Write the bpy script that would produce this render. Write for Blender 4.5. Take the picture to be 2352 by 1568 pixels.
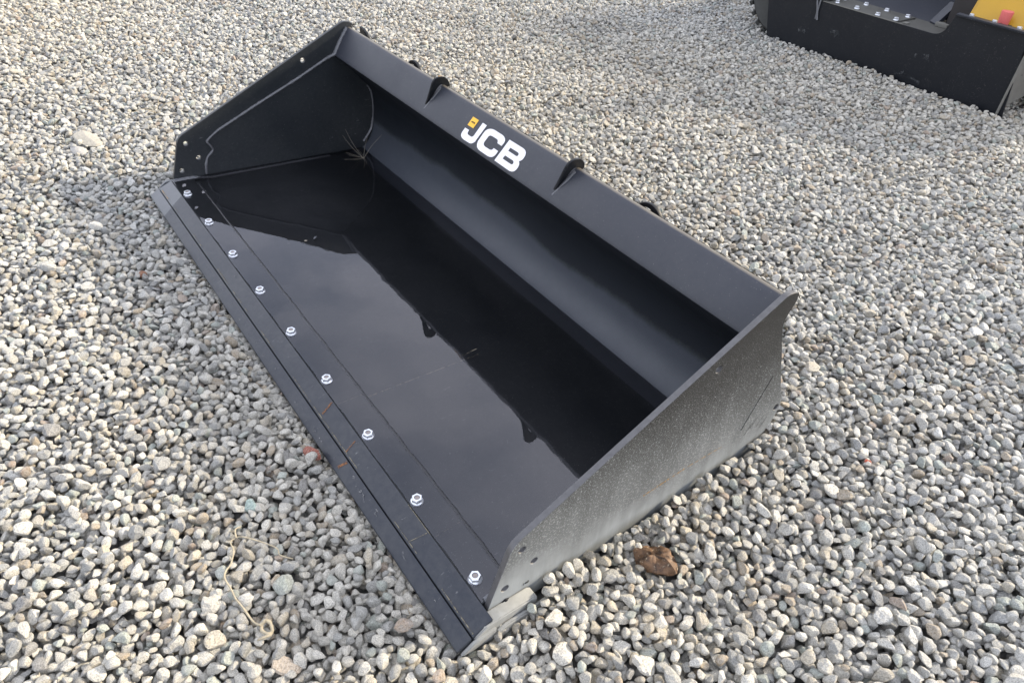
import bpy, bmesh, math, random
import numpy as np
from mathutils import Vector, Matrix, Euler
random.seed(5); RNG = np.random.default_rng(11)
S = bpy.context.scene
for o in list(bpy.data.objects): bpy.data.objects.remove(o)
COL = S.collection

# ------------------------------------------------------------------ camera
cd = bpy.data.cameras.new('camera'); cam = bpy.data.objects.new('camera', cd); COL.objects.link(cam)
cd.sensor_width = 36; cd.lens = 36 * .71698; cd.shift_y = -43.04 / 2352; cd.clip_start = .05; cd.clip_end = 500
yaw, pitch, roll = .8924, -.6503, .0863
_d = Vector((-math.sin(yaw) * math.cos(pitch), math.cos(yaw) * math.cos(pitch), math.sin(pitch)))
_r = Vector((math.cos(yaw), math.sin(yaw), 0)); _u = _r.cross(_d)
R2 = _r * math.cos(roll) + _u * math.sin(roll); U2 = _u * math.cos(roll) - _r * math.sin(roll)
M = Matrix((R2, U2, -_d)).transposed().to_4x4(); M.translation = Vector((3.1275, -1.1875, 1.5768))
cam.matrix_world = M; S.camera = cam

# ------------------------------------------------------------------ world + sun
SUN = Vector((.22, .90, .43)).normalized()
EL = math.asin(SUN.z); AZ = math.atan2(SUN.x, SUN.y)
w = bpy.data.worlds.new('World'); S.world = w; w.use_nodes = True
nt = w.node_tree; nt.nodes.clear()
out = nt.nodes.new('ShaderNodeOutputWorld'); bg = nt.nodes.new('ShaderNodeBackground'); nt.links.new(bg.outputs[0], out.inputs[0])
sky = nt.nodes.new('ShaderNodeTexSky'); sky.sky_type = 'NISHITA'; sky.sun_disc = False
sky.sun_elevation = EL; sky.sun_rotation = AZ; sky.dust_density = 2.0; sky.air_density = 1.0
tc = nt.nodes.new('ShaderNodeTexCoord'); mp = nt.nodes.new('ShaderNodeMapping'); mp.inputs['Scale'].default_value = (1, 1, 2.2)
nz = nt.nodes.new('ShaderNodeTexNoise'); nz.inputs['Scale'].default_value = 2.3; nz.inputs['Detail'].default_value = 7; nz.inputs['Roughness'].default_value = .55
cr = nt.nodes.new('ShaderNodeValToRGB'); cr.color_ramp.elements[0].position = .30; cr.color_ramp.elements[1].position = .56
cr.color_ramp.elements[0].color = (.12, .12, .12, 1); cr.color_ramp.elements[1].color = (.95, .95, .95, 1)
mx = nt.nodes.new('ShaderNodeMixRGB'); mx.inputs[2].default_value = (6.7, 6.8, 7.5, 1)
nt.links.new(tc.outputs['Generated'], mp.inputs[0]); nt.links.new(mp.outputs[0], nz.inputs[0]); nt.links.new(nz.outputs[0], cr.inputs[0])
nt.links.new(cr.outputs[0], mx.inputs[0]); nt.links.new(sky.outputs[0], mx.inputs[1]); nt.links.new(mx.outputs[0], bg.inputs[0])
bg.inputs[1].default_value = .125
sd = bpy.data.lights.new('sun', 'SUN'); sd.energy = 3.3; sd.angle = math.radians(5.0); sd.color = (1, .86, .64)
so = bpy.data.objects.new('sun', sd); COL.objects.link(so); so.rotation_euler = SUN.to_track_quat('Z', 'Y').to_euler()
S.view_settings.view_transform = 'Standard'; S.view_settings.look = 'None'; S.view_settings.gamma = 1
S.view_settings.exposure = 1.22

# ------------------------------------------------------------------ material helpers
class NT:
    def __init__(s, name):
        s.m = bpy.data.materials.new(name); s.m.use_nodes = True; s.t = s.m.node_tree; s.t.nodes.clear()
        s.out = s.n('ShaderNodeOutputMaterial'); s.co = s.n('ShaderNodeTexCoord')
    def n(s, typ, **k):
        x = s.t.nodes.new(typ)
        for a, b in k.items(): setattr(x, a, b)
        return x
    def l(s, a, b): s.t.links.new(a, b)
    def noise(s, scale, detail=4, rough=.55, vec=None, coord='Object'):
        x = s.n('ShaderNodeTexNoise'); x.inputs['Scale'].default_value = scale; x.inputs['Detail'].default_value = detail
        x.inputs['Roughness'].default_value = rough; s.l(vec if vec is not None else s.co.outputs[coord], x.inputs['Vector']); return x.outputs[0]
    def ramp(s, fac, *st):
        x = s.n('ShaderNodeValToRGB'); e = x.color_ramp.elements
        while len(e) < len(st): e.new(.5)
        for i, (p, c) in enumerate(st):
            e[i].position = p; e[i].color = (c, c, c, 1) if not hasattr(c, '__len__') else (*c, 1)
        s.l(fac, x.inputs[0]); return x.outputs[0]
    def mix(s, fac, a, b, mode='MIX'):
        x = s.n('ShaderNodeMixRGB', blend_type=mode)
        for i, v in enumerate((fac, a, b)):
            if isinstance(v, (int, float)): x.inputs[i].default_value = v if i == 0 else (v, v, v, 1)
            elif isinstance(v, tuple): x.inputs[i].default_value = (*v, 1)
            else: s.l(v, x.inputs[i])
        return x.outputs[0]
    def math(s, op, a, b=0., c=None):
        x = s.n('ShaderNodeMath', operation=op)
        for i, v in enumerate((a, b) if c is None else (a, b, c)):
            if isinstance(v, (int, float)): x.inputs[i].default_value = v
            else: s.l(v, x.inputs[i])
        return x.outputs[0]
    def sep(s, coord='Object'):
        x = s.n('ShaderNodeSeparateXYZ'); s.l(s.co.outputs[coord], x.inputs[0]); return x.outputs
    def bump(s, h, st=.3, dist=.002, nrm=None):
        x = s.n('ShaderNodeBump'); x.inputs['Strength'].default_value = st; x.inputs['Distance'].default_value = dist
        s.l(h, x.inputs['Height']);
        if nrm is not None: s.l(nrm, x.inputs['Normal'])
        return x.outputs[0]
    def pbr(s, col, rough=.5, metal=0., nrm=None, spec=.5):
        x = s.n('ShaderNodeBsdfPrincipled')
        for k, v in (('Base Color', col), ('Roughness', rough), ('Metallic', metal), ('Specular IOR Level', spec)):
            if isinstance(v, (int, float)): x.inputs[k].default_value = v
            elif isinstance(v, tuple): x.inputs[k].default_value = (*v, 1)
            else: s.l(v, x.inputs[k])
        if nrm is not None: s.l(nrm, x.inputs['Normal'])
        s.l(x.outputs[0], s.out.inputs[0]); return x
def plain(name, col, rough=.5, metal=0., var=.25, scale=30, bump=.15):
    m = NT(name); f = m.noise(scale, 5)
    a = tuple(c * (1 - var) for c in col); b = tuple(min(1, c * (1 + var)) for c in col)
    m.pbr(m.mix(f, a, b), m.ramp(f, (.3, rough * .85), (.7, min(1, rough * 1.15))), metal, m.bump(m.noise(scale * 8, 3), bump, .001)); return m.m
def paint(name, base=(.0135, .0168, .0205), rough=.38, dust=.16, scuff=True, grime=(.12, .12, .115), spec=.5):
    m = NT(name)
    big = m.noise(3.2, 5, .6); fine = m.noise(60, 4, .7)
    col = m.mix(m.ramp(m.math('MULTIPLY', big, fine), (.16, 0.), (.5, dust)), base, grime)
    if scuff:
        mp_ = m.n('ShaderNodeMapping'); mp_.inputs['Scale'].default_value = (1, .16, .6); mp_.inputs['Rotation'].default_value = (0, 0, .35); m.l(m.co.outputs['Object'], mp_.inputs[0])
        s1 = m.noise(110, 3, .8, mp_.outputs[0]); s2 = m.noise(5, 2, .5)
        f = m.math('MULTIPLY', m.ramp(s1, (.66, 0.), (.72, .7)), m.ramp(s2, (.5, 0.), (.62, 1.)))
        col = m.mix(f, col, (.16, .165, .17))
        sp = m.noise(330, 1, .3); col = m.mix(m.ramp(sp, (.75, 0.), (.78, .6)), col, (.3, .29, .27))
    r = m.ramp(m.noise(7, 6, .65), (.3, rough - .05), (.7, rough + .09))
    m.pbr(col, r, 0, m.bump(m.noise(260, 2), .06, .0006, m.bump(m.noise(9, 2), .05, .004)), spec); return m.m
P_IN = paint('dark_paint')
P_TOP = paint('dark_paint_skylit', base=(.027, .031, .043), rough=.44, dust=.12)  # same dark paint, with the sky's sheen put into a lighter, bluer base
P_EDGE = paint('dark_paint_blade', rough=.33, dust=.3)
P_MACH = paint('dark_paint_machine', base=(.0045, .006, .0095), rough=.5, dust=.04, spec=.3)

def m_edge():
    # plate edges: the first 15 cm at the far end have a lighter tone with a straight slanting border
    m = NT('blade_paint'); x, y, z = m.sep(); lim = m.math('MULTIPLY_ADD', m.math('ADD', y, .605), -.55, .148)
    f = m.math('LESS_THAN', x, lim); big = m.noise(3.2, 5, .6); fine = m.noise(60, 4, .7)
    a = m.mix(m.ramp(m.math('MULTIPLY', big, fine), (.16, 0.), (.5, .3)), (.010, .0145, .025), (.12, .12, .115))
    b = m.mix(m.noise(40, 5, .7), (.075, .082, .092), (.12, .127, .137)); c = m.mix(f, a, b)
    mp_ = m.n('ShaderNodeMapping'); mp_.inputs['Scale'].default_value = (1, .16, .6); mp_.inputs['Rotation'].default_value = (0, 0, .35); m.l(m.co.outputs['Object'], mp_.inputs[0])
    c = m.mix(m.math('MULTIPLY', m.ramp(m.noise(110, 3, .8, mp_.outputs[0]), (.64, 0.), (.71, .8)), m.ramp(m.noise(5, 2, .5), (.46, 0.), (.6, 1.))), c, (.17, .175, .18))
    m.pbr(c, m.ramp(m.noise(7, 6, .65), (.3, .3), (.7, .42)), 0, m.bump(m.noise(260, 2), .06, .0006)); return m.m
P_EDGE = m_edge()
def m_back():
    # inner back wall: dried silt below an old waterline, clean dark paint above it, sky reflection put into the top panel's lighter base, under dust
    m = NT('back_wall_paint'); x, y, z = m.sep(); wob = m.math('MULTIPLY', m.math('SUBTRACT', m.noise(2.2, 3, .5), .5), .10)
    zz = m.math('ADD', z, m.math('ADD', wob, m.math('MULTIPLY', m.math('SUBTRACT', m.noise(60, 3, .7), .5), .018)))
    silt = m.ramp(zz, (0., 1.), (.150, .85), (.175, .12), (.26, 0.)); top = m.math('GREATER_THAN', z, .476)
    c = m.mix(silt, (.0085, .0105, .014), m.mix(m.noise(35, 5, .7), (.036, .043, .057), (.054, .061, .075)))
    ln = m.math('MULTIPLY', m.ramp(zz, (.150, 0.), (.166, 1.), (.182, 0.)), m.ramp(m.noise(150, 3, .8), (.48, 0.), (.6, .8)))
    c = m.mix(ln, c, (.030, .036, .030)); f = m.noise(60, 4, .7)
    pan = m.mix(m.ramp(m.math('MULTIPLY', m.noise(3.2, 5, .6), f), (.16, 0.), (.5, .14)), (.027, .031, .043), (.12, .12, .115))
    sp = m.noise(330, 1, .3); pan = m.mix(m.ramp(sp, (.76, 0.), (.79, .5)), pan, (.3, .29, .27))
    edge = m.math('MULTIPLY', m.math('MULTIPLY', m.math('GREATER_THAN', y, .2545), m.math('GREATER_THAN', z, .5)), m.ramp(m.noise(20, 4, .6), (.3, .6), (.6, 1.))); pan = m.mix(edge, pan, (.105, .095, .08))
    m.pbr(m.mix(top, c, pan), m.ramp(m.noise(7, 6, .65), (.3, .40), (.7, .52)), 0, m.bump(m.noise(260, 2), .06, .0006), m.math('MAXIMUM', m.math('MULTIPLY_ADD', silt, .3, .16), m.math('MULTIPLY', top, .5))); return m.m
P_BACK = m_back()
P_RAIL = paint('rail_paint', base=(.075, .068, .058), rough=.55, dust=.5)
def m_side():
    m = NT('dusty_paint_side'); x, y, z = m.sep(); geo = m.n('ShaderNodeNewGeometry')
    zz = m.math('ADD', z, m.math('MULTIPLY', m.math('SUBTRACT', m.noise(5, 5, .6), .5), .22))
    # dust splashed up from the ground: dense film low down, thinning to separate specks
    film = m.ramp(zz, (.05, .68), (.11, .49), (.18, .26), (.29, .10), (.42, .02))
    sp1 = m.noise(360, 2, .6); sp2 = m.noise(170, 2, .5)
    thr = m.math('ADD', m.ramp(zz, (.05, .44), (.2, .50), (.36, .56), (.6, .66)), 0.)
    s = m.math('GREATER_THAN', sp1, thr); s2 = m.math('GREATER_THAN', sp2, m.math('ADD', thr, .08))
    spk = m.math('MAXIMUM', m.math('MULTIPLY', s, .34), m.math('MULTIPLY', s2, .55))
    f = m.math('MAXIMUM', film, spk)
    st = m.n('ShaderNodeMapping'); st.inputs['Scale'].default_value = (1, 1.0, .12); st.inputs['Rotation'].default_value = (.5, 0, 0); m.l(m.co.outputs['Object'], st.inputs[0])
    f = m.math('MULTIPLY', f, m.ramp(m.noise(24, 4, .6, st.outputs[0]), (.25, .72), (.6, 1.)))
    col = m.mix(f, (.0125, .012, .0115), m.mix(m.noise(30, 4), (.36, .39, .405), (.46, .49, .50)))
    m.pbr(col, m.ramp(f, (0., .5), (.6, .85)), 0, m.bump(sp1, .15, .0008), .28); return m.m
P_SIDE = m_side()
STEEL_EDGE = plain('worn_plate_edge', (.10, .10, .105), .45, .3, .4, 60)
ZINC = plain('zinc_plated', (.72, .75, .80), .33, .75, .12, 90, .05)
ZINC_D = plain('stud_end', (.28, .25, .24), .6, .4, .3, 200)
WHITE = plain('white_vinyl', (.80, .80, .84), .4, 0, .02, 20, .02)
YELLOW = plain('yellow_vinyl', (.85, .48, .03), .4, 0, .03, 20, .02)
YPAINT = plain('yellow_machine_paint', (.44, .25, .008), .42, 0, .10, 6, .1)
REDCAP = plain('red_plastic', (.62, .13, .12), .55, 0, .08, 30, .05)
RUBBER = plain('dirty_rubber', (.05, .052, .05), .85, 0, .7, 25, .5)
DARKIN = plain('black_inner_steel', (.02, .018, .02), .5, 0, .3, 12)
DUSTSHELF = plain('dusty_steel', (.085, .085, .078), .7, .1, .45, 14, .2)
BROWNIN = plain('brown_primed_steel', (.05, .036, .028), .75, 0, .4, 10, .2)
PADDUST = plain('caked_dust_pad', (.27, .275, .265), .9, 0, .3, 55, .6)
GREYDUST = plain('grey_dusty_plate', (.15, .148, .135), .85, 0, .4, 18, .4)
WELD = plain('painted_weld', (.12, .125, .138), .36, .1, .4, 160, .5)
WELDD = plain('painted_weld_dark', (.02, .021, .025), .3, .1, .3, 160, .5)
BLACKP = plain('black_print', (.02, .02, .02), .6, 0, .1)
ROOT = plain('dry_root', (.38, .33, .235), .85, 0, .45, 90, .4)
GRASS = plain('dry_grass', (.30, .27, .22), .8, 0, .2, 80)
LEAF = None
def m_patch(name, c1, c2, sc=140, lo=.42, hi=.56):
    m = NT(name); f = m.noise(sc, 4, .7)
    b = m.n('ShaderNodeBsdfPrincipled'); m.l(m.mix(m.noise(300, 2), c1, c2), b.inputs['Base Color']); b.inputs['Roughness'].default_value = .75
    t = m.n('ShaderNodeBsdfTransparent'); x = m.n('ShaderNodeMixShader'); m.l(m.ramp(f, (lo, 0.), (hi, 1.)), x.inputs[0]); m.l(t.outputs[0], x.inputs[1]); m.l(b.outputs[0], x.inputs[2]); m.l(x.outputs[0], m.out.inputs[0]); return m.m
RUST = m_patch('rust_scrape', (.24, .10, .03), (.14, .06, .03), 120, .38, .54)
RUSTY = m_patch('rust_stain', (.42, .24, .07), (.30, .18, .06), 160, .42, .56)
SCRATCH = m_patch('pale_scratch', (.22, .19, .13), (.13, .12, .09), 60, .38, .56)
SCUFF = m_patch('pale_scuff', (.20, .20, .205), (.12, .125, .13), 90, .48, .64)

SCUFF2 = m_patch('faint_smudge', (.09, .095, .10), (.05, .055, .06), 38, .46, .75)
def m_water():
    m = NT('rain_water')
    g = m.n('ShaderNodeBsdfGlossy'); g.inputs['Roughness'].default_value = .012; g.inputs[0].default_value = (.93, .935, 1, 1)
    t = m.n('ShaderNodeBsdfTransparent'); t.inputs[0].default_value = (.80, .80, .82, 1)
    d = m.n('ShaderNodeBsdfDiffuse'); d.inputs[0].default_value = (.05, .05, .055, 1)
    f = m.n('ShaderNodeFresnel'); f.inputs['IOR'].default_value = 1.62
    h = m.bump(m.noise(26, 4, .65), .2, .00030, m.bump(m.noise(4.5, 3, .5), .3, .0030)); m.l(h, g.inputs['Normal']); m.l(h, f.inputs['Normal'])
    film = m.ramp(m.math('MULTIPLY', m.noise(2.6, 5, .6), m.noise(500, 2, .6)), (.28, .01), (.6, .25))
    a = m.n('ShaderNodeMixShader'); m.l(film, a.inputs[0]); m.l(t.outputs[0], a.inputs[1]); m.l(d.outputs[0], a.inputs[2])
    b = m.n('ShaderNodeMixShader'); m.l(f.outputs[0], b.inputs[0]); m.l(a.outputs[0], b.inputs[1]); m.l(g.outputs[0], b.inputs[2]); m.l(b.outputs[0], m.out.inputs[0]); return m.m
WATER = m_water()

def m_stone(name, inst=True, tint=(.4, .4, .4)):
    m = NT(name)
    if inst:
        a = m.n('ShaderNodeAttribute', attribute_type='INSTANCER', attribute_name='tint'); base = a.outputs['Color']
        oi = m.n('ShaderNodeObjectInfo'); va = m.n('ShaderNodeVectorMath', operation='MULTIPLY_ADD'); va.inputs[1].default_value = (1, 1, 1)
        cx = m.n('ShaderNodeCombineXYZ'); r10 = m.math('MULTIPLY', oi.outputs['Random'], 90.)
        for i in range(3): m.l(r10, cx.inputs[i])
        m.l(m.co.outputs['Object'], va.inputs[0]); m.l(cx.outputs[0], va.inputs[2]); vec = va.outputs[0]; k = 1.
    else:
        base = tint; vec = m.co.outputs['Object']; k = 45.
    f1 = m.noise(1.1 * k, 4, .65, vec); f2 = m.noise(5.5 * k, 4, .7, vec)
    c = m.mix(m.ramp(f1, (.35, 0.), (.7, .55)), base, (.50, .49, .46)) if inst else base
    c = m.mix(1., c, m.ramp(f2, (.32, .50), (.5, 1.0), (.66, 1.34)), 'MULTIPLY')
    vn = m.n('ShaderNodeTexWave'); vn.inputs['Scale'].default_value = .9 * k; vn.inputs['Distortion'].default_value = 9; vn.inputs['Detail'].default_value = 3; m.l(vec, vn.inputs['Vector'])
    c = m.mix(m.ramp(vn.outputs[1], (.9, 0.), (1., .25)), c, (.62, .6, .56))
    m.pbr(c, .88, 0, m.bump(f2, .55, .12 / k if inst else .004), .3); return m.m
STONE = m_stone('gravel_stone')

# ------------------------------------------------------------------ mesh helpers
def link(name, me, mat=None, parent=None, **props):
    o = bpy.data.objects.new(name, me); COL.objects.link(o)
    if mat is not None and isinstance(me, bpy.types.Mesh) and not me.materials:
        for x in (mat if isinstance(mat, (list, tuple)) else [mat]): me.materials.append(x)
    if parent is not None:
        o.parent = parent; off = Vector((0, 0, 0)); p = parent
        while p is not None: off += p.location; p = p.parent
        o.location = -off
    for k, v in props.items(): o[k] = v
    return o
def thing(name, loc, label, cat, group=None):
    o = bpy.data.objects.new(name, None); COL.objects.link(o); o.location = loc; o.empty_display_size = .1
    o['label'] = label; o['category'] = cat
    if group: o['group'] = group
    return o
def smooth(me, ang=35):
    bm = bmesh.new(); bm.from_mesh(me); a = math.radians(ang)
    for f in bm.faces: f.smooth = True
    for e in bm.edges: e.smooth = len(e.link_faces) == 2 and e.calc_face_angle(0) < a
    bm.to_mesh(me); bm.free(); return me
def bm_mesh(bm, name, ang=35):
    me = bpy.data.meshes.new(name); bmesh.ops.recalc_face_normals(bm, faces=bm.faces); bm.to_mesh(me); bm.free(); return smooth(me, ang)
def box_bm(lo, hi, bev=0., rot=None, seg=2):
    bm = bmesh.new(); bmesh.ops.create_cube(bm, size=1)
    lo = Vector(lo); hi = Vector(hi); c = (lo + hi) / 2; d = hi - lo
    for v in bm.verts: v.co = Vector((v.co.x * d.x, v.co.y * d.y, v.co.z * d.z))
    if bev: bmesh.ops.bevel(bm, geom=bm.edges[:], offset=bev, segments=seg, affect='EDGES', profile=.7)
    if rot is not None: bmesh.ops.rotate(bm, verts=bm.verts, cent=(0, 0, 0), matrix=rot)
    bmesh.ops.translate(bm, verts=bm.verts, vec=c); return bm
def box(name, lo, hi, mat, parent=None, bev=.002, **k): return link(name, bm_mesh(box_bm(lo, hi, bev), name), mat, parent, **k)
def extrude_x(name, prof, x0, x1, mat, parent=None, bev=.0012, nx=1, **k):
    """closed (y,z) polygon extruded along x"""
    bm = bmesh.new(); rows = []
    for i in range(nx + 1):
        x = x0 + (x1 - x0) * i / nx; rows.append([bm.verts.new((x, y, z)) for y, z in prof])
    n = len(prof)
    for a, b in zip(rows, rows[1:]):
        for i in range(n): bm.faces.new((a[i], a[(i + 1) % n], b[(i + 1) % n], b[i]))
    bm.faces.new(rows[0]); bm.faces.new(rows[-1])
    bmesh.ops.recalc_face_normals(bm, faces=bm.faces)
    if bev:
        ee = [e for e in bm.edges if len(e.link_faces) == 2 and e.calc_face_angle(0) > .5]
        bmesh.ops.bevel(bm, geom=ee, offset=bev, segments=2, affect='EDGES', clamp_overlap=True)
    return link(name, bm_mesh(bm, name), mat, parent, **k)
def flat(name, outlines, thick, basis, mat, parent=None, bev=0., **k):
    """2D outlines (first outer, rest holes) filled, thickened and placed by basis (4x4)"""
    cu = bpy.data.curves.new(name, 'CURVE'); cu.dimensions = '2D'; cu.fill_mode = 'BOTH'; cu.extrude = thick / 2 - bev; cu.bevel_depth = bev; cu.bevel_resolution = 1; cu.offset = -bev
    for ol in outlines:
        sp = cu.splines.new('POLY'); sp.points.add(len(ol) - 1); sp.use_cyclic_u = True
        for p, (a, b) in zip(sp.points, ol): p.co = (a, b, 0, 1)
    t = bpy.data.objects.new('t', cu); COL.objects.link(t)
    dg = bpy.context.evaluated_depsgraph_get(); me = bpy.data.meshes.new_from_object(t.evaluated_get(dg)); bpy.data.objects.remove(t); bpy.data.curves.remove(cu)
    me.transform(basis); me.materials.clear(); smooth(me, 40); return link(name, me, mat, parent, **k)
def frame(o, ex, ey):
    ex = Vector(ex).normalized(); ey = Vector(ey).normalized(); ez = ex.cross(ey); m = Matrix((ex, ey, ez)).transposed().to_4x4(); m.translation = Vector(o); return m
YZ = lambda x: frame((x, 0, 0), (0, 1, 0), (0, 0, 1))
def circ(cx, cy, r, n=20, sx=1): return [(cx + r * sx * math.cos(2 * math.pi * i / n), cy + r * math.sin(2 * math.pi * i / n)) for i in range(n)]
def rounded(pts, rads, n=5):
    out = []; N = len(pts)
    for i, (p, r) in enumerate(zip(pts, rads)):
        p = Vector(p)
        if r <= 0: out.append(tuple(p)); continue
        a = (Vector(pts[i - 1]) - p).normalized(); b = (Vector(pts[(i + 1) % N]) - p).normalized()
        A = p + a * r; B = p + b * r
        for k in range(n + 1):
            t = k / n; out.append(tuple(A * (1 - t) ** 2 + p * 2 * t * (1 - t) + B * t * t))
    return out
def tube_bm(pts, r, seg=8, jit=0., squash=1., step=.006, taper=None, closed=False):
    P = [Vector(p) for p in pts]; D = []
    for a, b in zip(P, P[1:]):
        n = max(1, int((b - a).length / step)); D += [a.lerp(b, i / n) for i in range(n)]
    D.append(P[-1]); bm = bmesh.new(); prev = None; up = Vector((.13, .21, .97))
    for i, p in enumerate(D):
        t = (D[min(i + 1, len(D) - 1)] - D[max(i - 1, 0)]).normalized(); s = t.cross(up).normalized(); q = s.cross(t)
        rr = r * (1 + random.uniform(-jit, jit)); 
        if taper: rr *= taper(i / max(1, len(D) - 1))
        ring = [bm.verts.new(p + (s * math.cos(2 * math.pi * k / seg) + q * math.sin(2 * math.pi * k / seg) * squash) * rr) for k in range(seg)]
        if prev:
            for k in range(seg): bm.faces.new((prev[k], prev[(k + 1) % seg], ring[(k + 1) % seg], ring[k]))
        else: bm.faces.new(ring)
        prev = ring
    bm.faces.new(prev); return bm
def tube(name, pts, r, mat, parent=None, **k):
    kk = {a: k.pop(a) for a in ('seg', 'jit', 'squash', 'step', 'taper') if a in k}
    return link(name, bm_mesh(tube_bm(pts, r, **kk), name, 60), mat, parent, **k)
def smoothpath(pts, n=6):
    P = [Vector(p) for p in pts]; out = []
    for i in range(len(P) - 1):
        a, b, c, d = P[max(i - 1, 0)], P[i], P[i + 1], P[min(i + 2, len(P) - 1)]
        for k in range(n):
            t = k / n; out.append(.5 * ((2 * b) + (c - a) * t + (2 * a - 5 * b + 4 * c - d) * t * t + (3 * b - a - 3 * c + d) * t ** 3))
    out.append(P[-1]); return out
def lathe_bm(prof, n=24, loc=(0, 0, 0), hexn=None):
    bm = bmesh.new(); rows = []
    for r, z in prof: rows.append([bm.verts.new((loc[0] + r * math.cos(2 * math.pi * i / n), loc[1] + r * math.sin(2 * math.pi * i / n), loc[2] + z)) for i in range(n)])
    for a, b in zip(rows, rows[1:]):
        for i in range(n): bm.faces.new((a[i], a[(i + 1) % n], b[(i + 1) % n], b[i]))
    bm.faces.new(rows[0]); bm.faces.new(rows[-1]); return bm

# ------------------------------------------------------------------ ground levels
def zg(x, y):
    """mean level of the gravel surface: dips along the cutting edge, banked against the near end plate"""
    s = np.clip((y + .66) / .24, 0, 1); s = s * s * (3 - 2 * s)
    near = np.clip((x - 2.05) / .3, 0, 1)
    base = -.012 + s * (.040 + .052 * np.clip((y + .42) / .8, 0, 1)) * near + (1 - near) * np.clip((y - .3) / .8, 0, 1) * .03
    far = np.clip((y - 2.2) / 1.4, 0, 1); base = base * (1 - far) + .02 * far
    return base + .007 * np.sin(x * 2.1 + 1.3 * np.sin(y * 1.7)) + .006 * np.sin(y * 3.3 + x * 1.2) + .004 * np.sin(x * 7.1 - y * 5.3)
def ground():
    xs = np.concatenate([[-60, -20, -8], np.linspace(-5, 5, 101), [8, 20, 60]]); ys = np.concatenate([[-60, -20, -6], np.linspace(-3, 10, 131), [14, 25, 60]])
    X, Y = np.meshgrid(xs, ys, indexing='ij'); Z = zg(np.clip(X, -5, 5), np.clip(Y, -3, 10)) - .040
    fx = np.clip(np.maximum(np.maximum(-4 - X, X - 4.2), np.maximum(-2.5 - Y, Y - 9)), 0, 1); Z += fx * .035
    foot = (X > -.05) & (X < 2.46) & (Y > -.70) & (Y < .45); Z = np.where(foot, np.minimum(Z, -.045), Z)
    V = np.stack([X, Y, Z], -1).reshape(-1, 3); nx, ny = X.shape; idx = np.arange(nx * ny).reshape(nx, ny)
    F = np.stack([idx[:-1, :-1], idx[1:, :-1], idx[1:, 1:], idx[:-1, 1:]], -1).reshape(-1, 4)
    me = bpy.data.meshes.new('ground'); me.from_pydata(V.tolist(), [], F.tolist())
    for p in me.polygons: p.use_smooth = True
    m = NT('gravel_ground'); v = m.n('ShaderNodeTexVoronoi'); v.inputs['Scale'].default_value = 34; m.l(m.co.outputs['Object'], v.inputs['Vector'])
    c = m.mix(m.ramp(v.outputs['Distance'], (.2, 1.), (.75, .25)), (.03, .03, .03), m.mix(.35, (.34, .335, .32), (.22, .215, .2)))
    m.pbr(c, .95, 0, m.bump(m.ramp(v.outputs['Distance'], (.1, 1.), (.8, 0.)), 1., .012), .2)
    link('ground', me, m.m, kind='structure')
ground()

# ------------------------------------------------------------------ gravel: settled by dropping stones on a height field (2.4 m periodic tile)
def build_protos(n=18):
    col = bpy.data.collections.new('gravel_shapes')
    for k in range(n):
        bm = bmesh.new(); bmesh.ops.create_icosphere(bm, subdivisions=4 if k < 6 else 3, radius=1.0)
        r = np.random.default_rng(100 + k); planes = []
        for _ in range(r.integers(6, 11)):
            v = r.normal(size=3); v /= np.linalg.norm(v); planes.append((Vector(v), r.uniform(.52, .84)))
        ph = r.uniform(0, 9, 6)
        for v in bm.verts:
            d = v.co.normalized(); s = 1.12
            for nn, dist in planes:
                c = d.dot(nn)
                if c > .05: s = min(s, dist / c)
            s *= 1 + .025 * math.sin(6 * d.x + ph[0]) * math.sin(7 * d.y + ph[1]) + .018 * math.sin(13 * d.z + ph[2] + 5 * d.x)
            v.co = d * s
        if k % 3 == 0: bmesh.ops.smooth_vert(bm, verts=bm.verts, factor=.5, use_axis_x=True, use_axis_y=True, use_axis_z=True)
        me = bm_mesh(bm, 'gravel_shape', 20); me.materials.append(STONE)
        o = bpy.data.objects.new('gravel_shape_%02d' % k, me); col.objects.link(o)
    return col
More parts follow.
